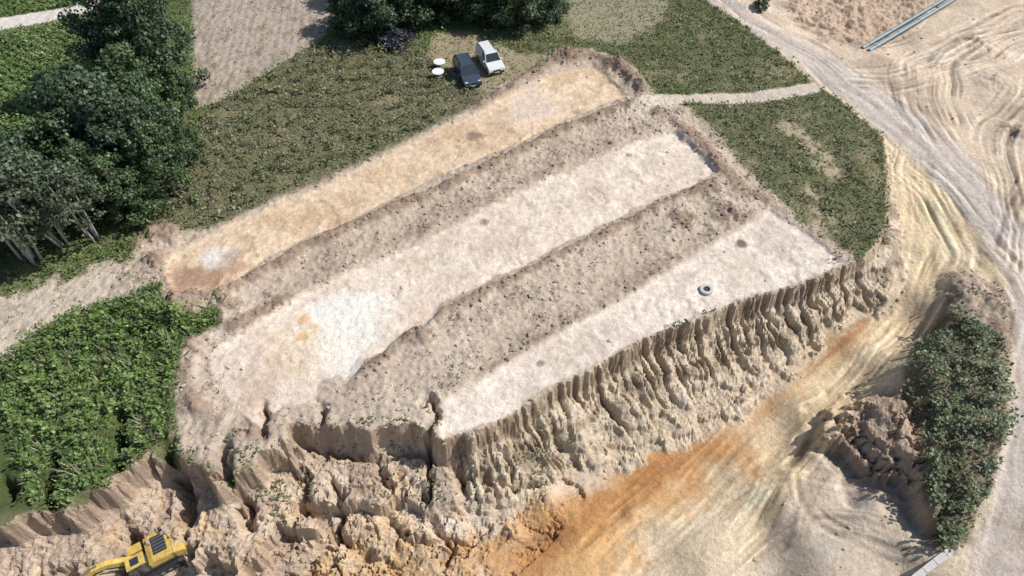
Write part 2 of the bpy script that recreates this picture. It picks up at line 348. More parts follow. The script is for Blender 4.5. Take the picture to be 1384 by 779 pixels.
for c in [([(588,580),(596,600),(582,640),(578,690)],.2,1.4),([(455,660),(462,700),(455,745)],.2,1.3),([(205,605),(212,650),(205,690)],.4,2.0),([(262,640),(270,690),(262,730)],.45,2.0),([(330,640),(345,700),(350,740)],.35,1.7),([(690,640),(690,665)],.2,.8),([(500,760),(470,735),(440,720)],.25,1.0),([(580,700),(610,740),(600,770)],.22,.7),([(130,660),(120,700),(135,735)],.4,1.8),([(60,690),(75,720)],.4,1.6),([(400,640),(420,680),(400,730)],.3,1.4),([(520,640),(530,680)],.25,1.0),([(380,590),(384,640)],.25,1.2),([(450,590),(455,620)],.2,1.0),([(420,625),(500,640),(560,632),(620,650),(680,668),(740,662)],.22,.8),([(520,700),(560,735),(640,735)],.2,.6),([(672,625),(690,650)],.2,.7),([(880,500),(890,530)],.2,.5)]: crack(*c)
def tracks(pts,hw,per,st,seed,hh=.03):
    pts=chaikin(pts,2,False)
    sel,dd,s,L=pline(pts,hw+1)
    env=ss(hw,hw-1.0,np.abs(dd))*ss(0,2,s)*ss(0,2,L-s)*pitm[sel]
    wob=.9*perlin(s/8,dd*0+3.3,seed+1)+.4*perlin(s/5,dd/3,seed+7)
    n=perlin((dd+wob)/per,s/22,seed)+.5*perlin((dd+wob)/(per*.45),s/7,seed+2)
    br=ss(-.5,.5,fbm(X[sel],Y[sel],3,2,seed+5))
    n=n*(0.3+.9*br)
    col[sel]*=np.clip(1+st*n*env,.45,1.25)[:,None]
    h[sel]+=hh*n*env
tracks(qq(ctr),4.5,.6,.42,400,.05)
tracks(qq([(1215,190),(1215,300),(1225,370),(1190,440),(1100,520),(1000,605),(880,700),(790,800)]),3.4,.45,.38,410,.05)
tracks(qq([(1225,215),(1290,290),(1330,340),(1372,420)]),3.0,.4,.65,420,.09)
tracks(qq([(1240,240),(1270,300),(1300,345),(1270,370),(1245,420),(1190,490),(1130,560),(1070,650),(1010,750)]),2.4,.42,.65,430,.09)
tracks(qq([(1250,690),(1170,650),(1090,640),(1020,650),(960,700)]),1.6,.4,.55,440,.08)
tracks(qq([(1250,735),(1150,700),(1050,715),(960,790)]),1.4,.45,.55,450,.08)
tracks(qq([(1110,590),(1080,640),(1100,700),(1200,740),(1280,760)]),1.3,.45,.55,455,.08)
tracks(qq([(1430,40),(1330,75),(1240,105),(1140,112)]),3.0,.5,.65,460,.11)
tracks(qq([(1430,0),(1300,50),(1225,90),(1225,130),(1280,200)]),2.6,.5,.6,470,.11)
tracks(qq([(1384,330),(1345,230),(1340,170),(1400,110)]),2.6,.5,.8,480,.15)
tracks(qq([(1300,180),(1270,110),(1300,60),(1400,30)]),2.6,.55,.65,490,.13)
tracks(qq([(1050,20),(1120,50),(1180,70),(1290,10)]),2.0,.5,.4,500,.06)
tracks(qq([(1384,380),(1370,300),(1400,240)]),2.2,.5,.8,510,.15)
tracks(qq([(960,640),(860,720),(800,790)]),3.0,.5,.38,515,.06)
h+=floor_m*(.035*nC+.025*nD)*(1-mll)
rn=rng.normal(0,1,N)
h+=(bank*.6+slope_m*1.2)*(.04*nD)+.012*rn*np.clip(bank*1.0+slope_m*1.2+mll*floor_m*1.0+mblk+.2*floor_m,0,1.3)
tone=1+.07*nA+.08*nC+.08*nD*(1-.5*strip)+.04*rng.normal(0,1,N)*(1-.5*strip)
col*=tone[:,None]
mweed=M(p_weed,.3,.9);mmead=M(p_mead,.4,.5);mcrop=np.clip(M(p_crop1,.3,.1)+M(p_crop2,.3,.1),0,1)
mbush=M(p_bush,.3,1.0)
paint(mweed*.85,C(84,98,56));paint(mmead*.8,C(122,120,90));paint(mcrop,C(90,106,62));paint(mbush*.7,C(108,104,80))
gpatch=ss(.15,.6,fbm(X,Y,5,5,240,.6))
paint(gpatch*np.clip(mmead+mgt+mgr,0,1)*(1-msite)*.6,C(166,152,122))
col=np.clip(col,.01,.86)
print('terrain',time.time()-T0)
# ---------------------------------------------------------------- mesh helpers
def mkmesh(name,V,loops,starts,colr=None,smooth=False,matidx=None):
    me=bpy.data.meshes.new(name)
    me.vertices.add(len(V));me.vertices.foreach_set('co',np.asarray(V,np.float32).ravel())
    me.loops.add(len(loops));me.loops.foreach_set('vertex_index',np.asarray(loops,np.int32))
    me.polygons.add(len(starts));me.polygons.foreach_set('loop_start',np.asarray(starts,np.int32))
    if matidx is not None: me.polygons.foreach_set('material_index',np.asarray(matidx,np.int32))
    me.update(calc_edges=True)
    me.polygons.foreach_set('use_smooth',np.full(len(starts),smooth,bool))
    if colr is not None:
        ca=me.color_attributes.new('Col','FLOAT_COLOR','POINT')
        c4=np.ones((len(V),4),np.float32);c4[:,:3]=colr;ca.data.foreach_set('color',c4.ravel())
    return me
def obj(name,me,mats=()):
    o=bpy.data.objects.new(name,me);scene.collection.objects.link(o)
    for m in mats: me.materials.append(m)
    return o
# ---------------------------------------------------------------- materials
def newmat(n):
    m=bpy.data.materials.new(n);m.use_nodes=True;nt=m.node_tree
    return m,nt,nt.nodes['Principled BSDF']
def soil_mat():
    m,nt,b=newmat('soil')
    N_=nt.nodes;Lk=nt.links
    at=N_.new('ShaderNodeAttribute');at.attribute_name='Col'
    geo=N_.new('ShaderNodeNewGeometry')
    prev=at.outputs['Color']
    for sc_,lo,hi,det in ((3.0,.86,1.12,5),(11,.80,1.18,4)):
        n=N_.new('ShaderNodeTexNoise');n.inputs['Scale'].default_value=sc_;n.inputs['Detail'].default_value=det;n.inputs['Roughness'].default_value=.65
        Lk.new(geo.outputs['Position'],n.inputs['Vector'])
        r=N_.new('ShaderNodeMapRange');r.inputs[1].default_value=.32;r.inputs[2].default_value=.68;r.inputs[3].default_value=lo;r.inputs[4].default_value=hi
        Lk.new(n.outputs['Fac'],r.inputs[0])
        mx=N_.new('ShaderNodeVectorMath');mx.operation='SCALE'
        Lk.new(prev,mx.inputs[0]);Lk.new(r.outputs[0],mx.inputs['Scale']);prev=mx.outputs[0]
    Lk.new(prev,b.inputs['Base Color'])
    n=N_.new('ShaderNodeTexNoise');n.inputs['Scale'].default_value=4;n.inputs['Detail'].default_value=7;n.inputs['Roughness'].default_value=.72
    Lk.new(geo.outputs['Position'],n.inputs['Vector'])
    bp=N_.new('ShaderNodeBump');bp.inputs['Strength'].default_value=.8;bp.inputs['Distance'].default_value=.14
    Lk.new(n.outputs['Fac'],bp.inputs['Height']);Lk.new(bp.outputs[0],b.inputs['Normal'])
    b.inputs['Roughness'].default_value=.95
    b.inputs['Specular IOR Level'].default_value=.15
    return m
SOIL=soil_mat()
def leaf_mat(name):
    m,nt,b=newmat(name)
    at=nt.nodes.new('ShaderNodeAttribute');at.attribute_name='Col'
    nz=nt.nodes.new('ShaderNodeTexNoise');nz.inputs['Scale'].default_value=1.2
    geo=nt.nodes.new('ShaderNodeNewGeometry');nt.links.new(geo.outputs['Position'],nz.inputs['Vector'])
    r=nt.nodes.new('ShaderNodeMapRange');r.inputs[3].default_value=.7;r.inputs[4].default_value=1.3
    nt.links.new(nz.outputs['Fac'],r.inputs[0])
    mx=nt.nodes.new('ShaderNodeVectorMath');mx.operation='SCALE'
    nt.links.new(at.outputs['Color'],mx.inputs[0]);nt.links.new(r.outputs[0],mx.inputs['Scale'])
    nt.links.new(mx.outputs[0],b.inputs['Base Color'])
    b.inputs['Roughness'].default_value=.5;b.inputs['Specular IOR Level'].default_value=.4
    tr=nt.nodes.new('ShaderNodeBsdfTranslucent');nt.links.new(mx.outputs[0],tr.inputs['Color'])
    ms=nt.nodes.new('ShaderNodeMixShader');ms.inputs[0].default_value=.25
    nt.links.new(b.outputs[0],ms.inputs[1]);nt.links.new(tr.outputs[0],ms.inputs[2])
    nt.links.new(ms.outputs[0],nt.nodes['Material Output'].inputs['Surface'])
    return m
LEAF=leaf_mat('foliage')
def pm(name,c,rough=.5,metal=0,nscale=6,var=.15,spec=.5):
    m,nt,b=newmat(name)
    n=nt.nodes.new('ShaderNodeTexNoise');n.inputs['Scale'].default_value=nscale;n.inputs['Detail'].default_value=5
    tc=nt.nodes.new('ShaderNodeTexCoord');nt.links.new(tc.outputs['Object'],n.inputs['Vector'])
    r=nt.nodes.new('ShaderNodeValToRGB')
    r.color_ramp.elements[0].position=.3;r.color_ramp.elements[1].position=.7
    r.color_ramp.elements[0].color=(*[x*(1-var) for x in c],1);r.color_ramp.elements[1].color=(*[min(1,x*(1+var)) for x in c],1)
    nt.links.new(n.outputs['Fac'],r.inputs[0]);nt.links.new(r.outputs[0],b.inputs['Base Color'])
    b.inputs['Roughness'].default_value=rough;b.inputs['Metallic'].default_value=metal;b.inputs['Specular IOR Level'].default_value=spec
    return m
BARK=pm('bark',(.13,.10,.08),.9);BIRCH=pm('pale_bark',(.42,.39,.36),.85)
# ---------------------------------------------------------------- terrain sheet
idx=np.arange(N).reshape(NY,NX)
quad=np.stack([idx[:-1,:-1],idx[:-1,1:],idx[1:,1:],idx[1:,:-1]],-1).reshape(-1,4)
V=np.stack([X,Y,h],1)
rough=(slope_m+mll*floor_m+mblk)>.5
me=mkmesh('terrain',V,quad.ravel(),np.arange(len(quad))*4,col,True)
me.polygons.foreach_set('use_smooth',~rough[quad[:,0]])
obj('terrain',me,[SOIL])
def overlay(name,m,lift=.006):
    fs=quad[(m[quad].min(1)>.5)]
    u,inv=np.unique(fs.ravel(),return_inverse=True)
    vv=V[u].copy();vv[:,2]+=lift
    me=mkmesh(name,vv,inv,np.arange(len(fs))*4,col[u],True);obj(name,me,[SOIL])
overlay('gravel_road',mm_);overlay('haul_road',mh*(1-mm_));overlay('excavation_trench',S1);overlay('excavation_trench.001',S2);overlay('excavation_trench.002',S3)
HG=h.reshape(NY,NX)
def gi(x,y):
    i=np.clip(np.searchsorted(xs,x)-1,0,NX-2);j=np.clip(np.searchsorted(ys,y)-1,0,NY-2);return i,j
def hat(x,y):
    x=np.asarray(x,float);y=np.asarray(y,float)
    i,j=gi(x,y);fx=(x-xs[i])/(xs[i+1]-xs[i]);fy=(y-ys[j])/(ys[j+1]-ys[j])
    return HG[j,i]*(1-fx)*(1-fy)+HG[j,i+1]*fx*(1-fy)+HG[j+1,i]*(1-fx)*fy+HG[j+1,i+1]*fx*fy
# ---------------------------------------------------------------- vegetation
def rhombi(c,a,b,colr):
    V=np.stack([c,c+a*.5+b*.5,c+a,c+a*.5-b*.5],1).reshape(-1,3)
    return V,np.repeat(colr,4,0)
def veg(name,mask,dens,hmin,hmax,size,c1,c2,blade,clump=1.0,csc=1.2,seed=0,thr=-.6,rows=None,dry=.0):
    r=np.random.default_rng(seed)
    x0,x1,y0,y1=-66,66,9,87
    n=int(dens*(x1-x0)*(y1-y0))
    x=r.uniform(x0,x1,n);y=r.uniform(y0,y1,n)
    i,j=gi(x,y);mv=mask.reshape(NY,NX)[j,i]
    k=mv>r.random(n)
    k&=np.abs(x)<(.78*y+16)
    x=x[k];y=y[k];mv=mv[k]
    if rows is not None:
        ph=(x*rows[0]+y*rows[1])/rows[2];f=ph-np.floor(ph)
        k=np.abs(f-.5)<.27+.1*r.random(len(x));x=x[k];y=y[k];mv=mv[k]
    cn=fbm(x,y,csc,3,seed+500);big=fbm(x,y,7,4,seed+520);md=fbm(x,y,2.6,3,seed+540)
    k=(cn-thr)*3>r.random(len(x))
    x,y,mv,cn,big,md=x[k],y[k],mv[k],cn[k],big[k],md[k];n=len(x)
    hh=hmin+(hmax-hmin)*np.clip(.4+.6*cn*clump+.3*big+.35*md*clump,0,1.3)
    z=hat(x,y)
    top=r.random(n)**.6
    sz=size*r.uniform(.6,1.4,n)
    az=r.random(n)*2*np.pi
    if blade:
        tilt=r.uniform(.2,1.2,n)
        L=hh*r.uniform(.6,1.1,n)
        a=np.stack([np.cos(az)*np.sin(tilt),np.sin(az)*np.sin(tilt),np.cos(tilt)],1)*L[:,None]
        b=np.stack([-np.sin(az),np.cos(az),0*az],1)*(sz)[:,None]
        c=np.stack([x,y,z-.03],1)
    else:
        tilt=r.uniform(.7,1.8,n)
        a=np.stack([np.cos(az)*np.sin(tilt),np.sin(az)*np.sin(tilt),np.cos(tilt)],1)*sz[:,None]*1.3
        bb=np.stack([-np.sin(az),np.cos(az),r.uniform(-.5,.5,n)],1)
        b=bb*sz[:,None]
        c=np.stack([x,y,z+hh*top],1)
    w=np.clip(.5+.55*big+.45*cn+.4*md+r.normal(0,.22,n),0,1)[:,None]
    cc=c1*(1-w)+c2*w
    if dry>0:
        dm=(ss(-.1,.5,fbm(x,y,4.5,4,560,.6)+r.normal(0,.2,n))*dry)[:,None]
        cc=cc*(1-dm)+dm*A([.33,.29,.19])
    cc=cc*r.uniform(.7,1.3,(n,1))
    return rhombi(c,a,b,cc)
def build(name,parts,mat):
    V=np.concatenate([p[0] for p in parts]);c=np.concatenate([p[1] for p in parts])
    n=len(V)
    me=mkmesh(name,V,np.arange(n),np.arange(n//4)*4,c,False);print(name,n//4)
    return obj(name,me,[mat])
A=np.array
nosite=(1-msite)*(1-pitm)
base_grass=nosite*(1-mpl)*(1-mtl)*(1-mrt)*(1-my*.85)*(1-mpath)*(1-mbare*.9)*(1-mweed)*(1-mcrop)
other=base_grass*(1-mmead)*(1-mgt)*(1-mgr)
thin=1-.5*gpatch
parts=[veg('a',mmead*base_grass*thin,55,.12,.45,.10,A([.16,.165,.09]),A([.29,.275,.165]),True,seed=1,dry=.75),
 veg('a',mmead*base_grass*thin,34,.15,.85,.19,A([.105,.135,.06]),A([.21,.225,.11]),False,seed=2,thr=-.05,clump=1.5,dry=.35),
 veg('b',mgt*base_grass*(1-mdry*.6)*thin,60,.12,.4,.10,A([.125,.165,.06]),A([.22,.24,.10]),True,seed=3,dry=.6),
 veg('b',mgt*base_grass*(1-mdry),18,.15,.5,.18,A([.095,.14,.05]),A([.17,.21,.085]),False,seed=33,thr=0.),
 veg('b',mgr*base_grass*thin,60,.1,.38,.10,A([.145,.165,.075]),A([.26,.26,.14]),True,seed=4,dry=.8),
 veg('b',mgr*base_grass*thin,18,.15,.6,.18,A([.10,.135,.055]),A([.19,.21,.09]),False,seed=34,thr=0.,dry=.3),
 veg('b',other,55,.12,.5,.12,A([.105,.17,.045]),A([.20,.27,.085]),True,seed=5),
 veg('b',other,18,.12,.7,.18,A([.095,.16,.04]),A([.17,.245,.07]),False,seed=35,thr=0.),
 veg('p',mpl,14,.05,.25,.12,A([.16,.16,.09]),A([.25,.23,.16]),True,seed=6,thr=0.),
 veg('t',(mtl+my*.6)*(1-pitm),18,.05,.3,.12,A([.14,.165,.085]),A([.22,.22,.13]),True,seed=7,thr=.05)]
build('meadow_grass',parts,LEAF)
build('crop_rows',[veg('c',mcrop,70,.3,.7,.2,A([.13,.20,.06]),A([.21,.285,.10]),False,seed=10,rows=(.5,.86,.8))],LEAF)
build('weed_thicket',[veg('w',mweed*(1-pitm),90,.12,1.2,.18,A([.085,.155,.04]),A([.19,.27,.08]),False,seed=12,csc=.9,clump=1.7,thr=-.35),
  veg('w2',mweed*(1-pitm),38,.3,1.35,.10,A([.16,.2,.09]),A([.30,.32,.17]),True,seed=14,csc=.9,clump=1.3,thr=-.2,dry=.3)],LEAF)
build('island_shrubs',[veg('i',mbush,80,.15,1.3,.18,A([.09,.13,.06]),A([.18,.215,.11]),False,seed=13,csc=1.5,clump=1.8,thr=-.15),
  veg('i2',mbush,45,.2,.6,.1,A([.14,.17,.09]),A([.26,.26,.17]),True,seed=15)],LEAF)
def near(pts,w,fl=False):
    sel,dd,s,L=pline((qq if fl else pp)(pts),w+1);m=np.zeros(N);m[sel]=ss(w,w*.3,np.abs(dd)+.8*nB[sel]);return m
scr=np.clip(bank*ss(-.2,.4,nB+.3*nA),0,1)
sp=np.clip(near([(520,640),(560,625),(580,640)],1.5)+near([(700,605),(760,575),(730,560)],1.3)*.7+near([(310,610),(390,640)],1.6)+near([(880,450),(960,428)],.8)+near([(620,610),(640,640)],.8)+near([(440,590),(500,600)],.8)+near([(340,660),(380,720)],1.2)*.5+near([(405,575),(585,580)],.5)*.7,0,1)
edge=near([(1195,190),(1198,310),(1140,350)],1.4)
parts=[veg('s',scr,26,.05,.28,.11,A([.15,.155,.09]),A([.27,.25,.17]),True,seed=20,thr=-.1),
 veg('s',sp,40,.1,.45,.12,A([.09,.13,.05]),A([.17,.195,.085]),True,seed=21,thr=-.2),
 veg('s',slope_m*(1-left)*ss(.1,.5,nB+.4*nA),9,.1,.28,.11,A([.12,.14,.065]),A([.19,.2,.11]),True,seed=22,thr=0),
 veg('s',misl*(1-mbush),14,.1,.5,.13,A([.11,.14,.07]),A([.19,.19,.11]),True,seed=23,thr=0),
 veg('s',edge,30,.1,.45,.1,A([.11,.14,.07]),A([.19,.19,.11]),True,seed=24,thr=-.1)]
build('pioneer_scrub',parts,LEAF)
def clods():
    r=np.random.default_rng(99)
    t=(1+5**.5)/2
    iv=A([[-1,t,0],[1,t,0],[-1,-t,0],[1,-t,0],[0,-1,t],[0,1,t],[0,-1,-t],[0,1,-t],[t,0,-1],[t,0,1],[-t,0,-1],[-t,0,1]])/1.9
    it=A([[0,11,5],[0,5,1],[0,1,7],[0,7,10],[0,10,11],[1,5,9],[5,11,4],[11,10,2],[10,7,6],[7,1,8],[3,9,4],[3,4,2],[3,2,6],[3,6,8],[3,8,9],[4,9,5],[2,4,11],[6,2,10],[8,6,7],[9,8,1]])
    n=330000
    x=r.uniform(-60,60,n);y=r.uniform(12,82,n);i,j=gi(x,y)
    dm=np.clip(bank*.10*(.5+1.2*ss(-.2,.6,nB))+ridge_m*.25*(1-strip)+slope_m*.07+mll*floor_m*.08+mblk*.05+misl*(1-mbush)*.1+mur*.01+mur_b*.03+ms*.02+strip*.004,0,1).reshape(NY,NX)[j,i]
    k=dm>r.random(n);x=x[k];y=y[k];i=i[k];j=j[k];n=len(x);print('clods',n)
    s=.03+.16*r.random(n)**6
    J=r.uniform(.65,1.25,(n,12,1));sx=r.uniform(.7,1.3,(n,1,3))
    v=iv[None]*J*sx*s[:,None,None]
    a=r.random(n)*6.28;ca,sa=np.cos(a),np.sin(a)
    vx=v[:,:,0]*ca[:,None]-v[:,:,1]*sa[:,None];vy=v[:,:,0]*sa[:,None]+v[:,:,1]*ca[:,None]
    v=np.stack([vx+x[:,None],vy+y[:,None],v[:,:,2]*.7+(hat(x,y)+s*.15)[:,None]],2)
    f=(it[None]+np.arange(n)[:,None,None]*12).reshape(-1,3)
    cc=col.reshape(NY,NX,3)[j,i]*r.uniform(.8,1.2,(n,1))
    me=mkmesh('soil_clods',v.reshape(-1,3),f.ravel(),np.arange(len(f))*3,np.repeat(cc,12,0),False);obj('soil_clods',me,[SOIL])
clods()
print('veg',time.time()-T0)
# ---------------------------------------------------------------- trees
def tube(p0,p1,r0,r1,bend,seg=6,rings=5):
    p0=A(p0,float);p1=A(p1,float);V=[];Fc=[]
    dirv=p1-p0;up=A([0,0,1.]) if abs(dirv[2])<.9*np.linalg.norm(dirv) else A([1.,0,0])
    a=np.cross(dirv,up);a/=np.linalg.norm(a);b=np.cross(dirv,a);b/=np.linalg.norm(b)
    for k in range(rings):
        t=k/(rings-1);c=p0+dirv*t+bend*math.sin(t*math.pi);rr=r0+(r1-r0)*t
        for q_ in range(seg):
            an=2*math.pi*q_/seg;V.append(c+a*math.cos(an)*rr+b*math.sin(an)*rr)
    for k in range(rings-1):
        for q_ in range(seg):
            Fc.append((k*seg+q_,k*seg+(q_+1)%seg,(k+1)*seg+(q_+1)%seg,(k+1)*seg+q_))
    return A(V),A(Fc)
def tree_mesh(name,Ht,R,cb,ncl,nleaf,ls,c1,c2,seed,bark,lean=(0,0),stems=1,cs=1.0):
    r=np.random.default_rng(seed);Vs=[];Fs=[];Cs=[];Ms=[];off=0
    def add(v,f,c,mi):
        nonlocal off
        Vs.append(v);Fs.append(f+off);Cs.append(np.tile(c,(len(v),1)) if np.ndim(c)==1 else c);Ms.append(np.full(len(f),mi));off+=len(v)
    lean=A([lean[0],lean[1],0.])
    for st in range(stems):
        o=A([r.uniform(-.9,.9),r.uniform(-.9,.9),0])*(stems>1)
        tip=A([r.normal(0,.3),r.normal(0,.3),Ht*.9])+lean+o*2.2
        v,f=tube(o+A([0,0,-.3]),tip,.022*Ht/(1 if stems==1 else 1.9),.03,A([r.normal(0,.25),r.normal(0,.25),0]),8,8);add(v,f,A([.2,.2,.2]),1)
    cl=[]
    for i in range(ncl):
        t=r.random()**.8;zz=Ht*(cb+(1-cb)*t)
        prof=math.sin(math.pi*min(1,(.18+.82*t))**.9)**.6 if t<.97 else .2
        prof=max(.22,prof)
        an=r.random()*6.283;rr=R*prof*(r.random()**.4)*r.uniform(.7,1.2)
        c=A([math.cos(an)*rr,math.sin(an)*rr,zz-Ht*.06])+lean*(zz/Ht)
        cl.append((c,r.uniform(.45,1.25)*R/4.2*cs))
        if i%2==0:
            st=A([0,0,max(cb*Ht*.6,zz-rr*.9)])+lean*(zz/Ht*.8)
            v,f=tube(st,c,.06+.012*rr,.02,A([0,0,-.15]),5,4);add(v,f,A([.2,.2,.2]),1)
    for c,cr in cl:
        n=int(nleaf*cr**1.6*r.uniform(.7,1.2))+20
        dv=r.normal(size=(n,3));dv/=np.linalg.norm(dv,axis=1)[:,None]
        rad=cr*(r.random(n)**.33)*r.uniform(.8,1.3,n)
        p=c+dv*rad[:,None]*A([1.1,1.1,.75])
        nn=dv+r.normal(0,.6,(n,3))+A([0,0,.35]);nn/=np.linalg.norm(nn,axis=1)[:,None]
        a=np.cross(nn,r.normal(size=(n,3)));a/=np.linalg.norm(a,axis=1)[:,None]
        b=np.cross(nn,a);sz=ls*r.uniform(.6,1.4,n)[:,None]
        w=np.clip(r.random()*.8+r.normal(0,.2,n),0,1)[:,None]
        cc=(c1*(1-w)+c2*w)*r.uniform(.75,1.25,(n,1))
        v,vc=rhombi(p,a*sz*1.2,b*sz,cc)
        add(v,np.arange(len(v)).reshape(-1,4),vc,0)
    V=np.concatenate(Vs);Fq=np.concatenate(Fs)
    me=mkmesh(name,V,Fq.ravel(),np.arange(len(Fq))*4,np.concatenate(Cs),False,np.concatenate(Ms))
    me.materials.append(LEAF);me.materials.append(bark)
    return me
d1,d2=A([.045,.08,.042]),A([.125,.175,.09])
TM={'A':tree_mesh('tree_a',13,3.6,.08,84,175,.24,d1,d2,1,BARK),
'B':tree_mesh('tree_b',10,4.0,.15,66,200,.24,A([.05,.085,.045]),A([.135,.185,.10]),2,BARK,cs=.95),
'C':tree_mesh('tree_c',9,3.3,.08,55,200,.23,A([.06,.105,.045]),A([.15,.21,.09]),3,BARK,cs=.95),
'D':tree_mesh('tree_d',10,3.2,.42,52,150,.22,A([.075,.105,.06]),A([.17,.21,.13]),4,BIRCH,(-1.2,1.0),7,.95),
'E':tree_mesh('tree_e',7,3.6,.06,60,190,.24,d1,d2,5,BARK)}
TR=[('A',188,128,1.02),('A',232,132,.98),('C',205,168,.95),('A',215,92,1.0),('C',252,150,.6),('B',160,236,1.05),('B',205,252,.95),('C',238,264,.85),('C',125,262,.95),('C',180,292,.75),('C',256,222,.6),
('D',88,326,1.0),('D',128,320,.85),('D',45,350,1.0),('D',-15,352,1.0),('C',218,205,.9),('C',208,290,.55),('B',0,300,.85),('C',150,285,.8),('B',70,285,.8),('B',110,240,.6),
('E',505,52,.9),('E',478,40,.8),('E',560,30,1.1),('E',615,18,1.0),('E',655,26,.95),('E',700,34,.95),('E',742,22,.8),('E',590,-10,1.3),('E',680,-10,1.2),('E',530,-5,1.2),('C',700,-40,1.1),('E',1010,-25,.35),('E',1030,10,.28)]
for i,(k,u,v,s_) in enumerate(TR):
    x,y=P(u,v)
    nm='birch_tree' if k=='D' else ('maple_tree' if k in 'B' else 'deciduous_tree')
    if s_<.4: nm='roadside_shrub'
    o=bpy.data.objects.new(nm,TM[k]);scene.collection.objects.link(o)
    o.location=(x,y,float(hat(x,y))-.1);o.scale=(s_*(1+.1*math.sin(i*3)),s_*(1+.1*math.cos(i*5)),s_)
    o.rotation_euler=(0,0,(i*1.7 if k!='D' else i*.25))
fb=tree_mesh('fb',2.0,1.8,.02,45,60,.16,A([.05,.05,.07]),A([.20,.19,.26]),8,BARK)
o=obj('flowering_shrub',fb);x,y=P(540,62);o.location=(x,y,0);o.scale=(1.2,1,.9)
# ---------------------------------------------------------------- objects
def ngon_extrude(name,prof,w,mat,parent,axis='y',off=0,bev=.0):
    n=len(prof);V=[];F_=[]
    for sgn in (-1,1):
        for (a,b) in prof: V.append((a,off+sgn*w/2,b))
    F_.append(list(range(n)));F_.append(list(range(2*n-1,n-1,-1)))
    for i in range(n): F_.append([i,n+i,n+(i+1)%n,(i+1)%n])
    me=bpy.data.meshes.new(name);me.from_pydata(V,[],F_)
    bm=bmesh.new();bm.from_mesh(me);bmesh.ops.recalc_face_normals(bm,faces=bm.faces)
    if bev>0: bmesh.ops.bevel(bm,geom=list(bm.edges),offset=bev,segments=2,affect='EDGES',profile=.7)
    bm.to_mesh(me);bm.free()
    o=bpy.data.objects.new(name,me);scene.collection.objects.link(o);me.materials.append(mat);o.parent=parent
    return o
def box(name,sx,sy,sz,x,y,z,mat,parent,bev=.02):
    o=ngon_extrude(name,[(-sx/2,-sz/2),(sx/2,-sz/2),(sx/2,sz/2),(-sx/2,sz/2)],sy,mat,parent,bev=bev)
    o.location=(x,y,z);return o
def frustum(name,b,t,z0,z1,mat,parent,bev=.0):
    V=[(b[0],-b[2],z0),(b[1],-b[2],z0),(b[1],b[2],z0),(b[0],b[2],z0),(t[0],-t[2],z1),(t[1],-t[2],z1),(t[1],t[2],z1),(t[0],t[2],z1)]
    me=bpy.data.meshes.new(name);me.from_pydata(V,[],[(3,2,1,0),(4,5,6,7),(0,1,5,4),(1,2,6,5),(2,3,7,6),(3,0,4,7)])
    if bev>0:
        bm=bmesh.new();bm.from_mesh(me);bmesh.ops.bevel(bm,geom=list(bm.edges),offset=bev,segments=2,affect='EDGES');bm.to_mesh(me);bm.free()
    o=bpy.data.objects.new(name,me);scene.collection.objects.link(o);me.materials.append(mat);o.parent=parent;return o
def cyl(name,r,l,x,y,z,mat,parent,rot=(math.pi/2,0,0),n=20,r2=None):
    bm=bmesh.new();bmesh.ops.create_cone(bm,cap_ends=True,segments=n,radius1=r,radius2=r if r2 is None else r2,depth=l)
    if l>.05: bmesh.ops.bevel(bm,geom=[e for e in bm.edges],offset=min(.015,l*.1),segments=1,affect='EDGES')
    me=bpy.data.meshes.new(name);bm.to_mesh(me);bm.free();me.materials.append(mat)
    o=bpy.data.objects.new(name,me);scene.collection.objects.link(o);o.parent=parent;o.location=(x,y,z);o.rotation_euler=rot;return o
def rod(name,p0,p1,r0,r1,mat,parent,seg=8):
    v,fa=tube(p0,p1,r0,r1,A([0,0,0.]),seg,2)
    me=bpy.data.meshes.new(name);me.from_pydata(v.tolist(),[],fa.tolist());me.materials.append(mat);o=bpy.data.objects.new(name,me);scene.collection.objects.link(o);o.parent=parent
GLASS=pm('glass',(.03,.045,.055),.08,0,2,.1,.8);TYRE=pm('rubber',(.02,.02,.02),.85);RIM=pm('alloy',(.45,.45,.46),.35,.8);DK=pm('dark_plastic',(.03,.03,.032),.6)
LAMP=pm('lamp_lens',(.7,.7,.68),.15);RED=pm('tail_lens',(.4,.02,.02),.2)
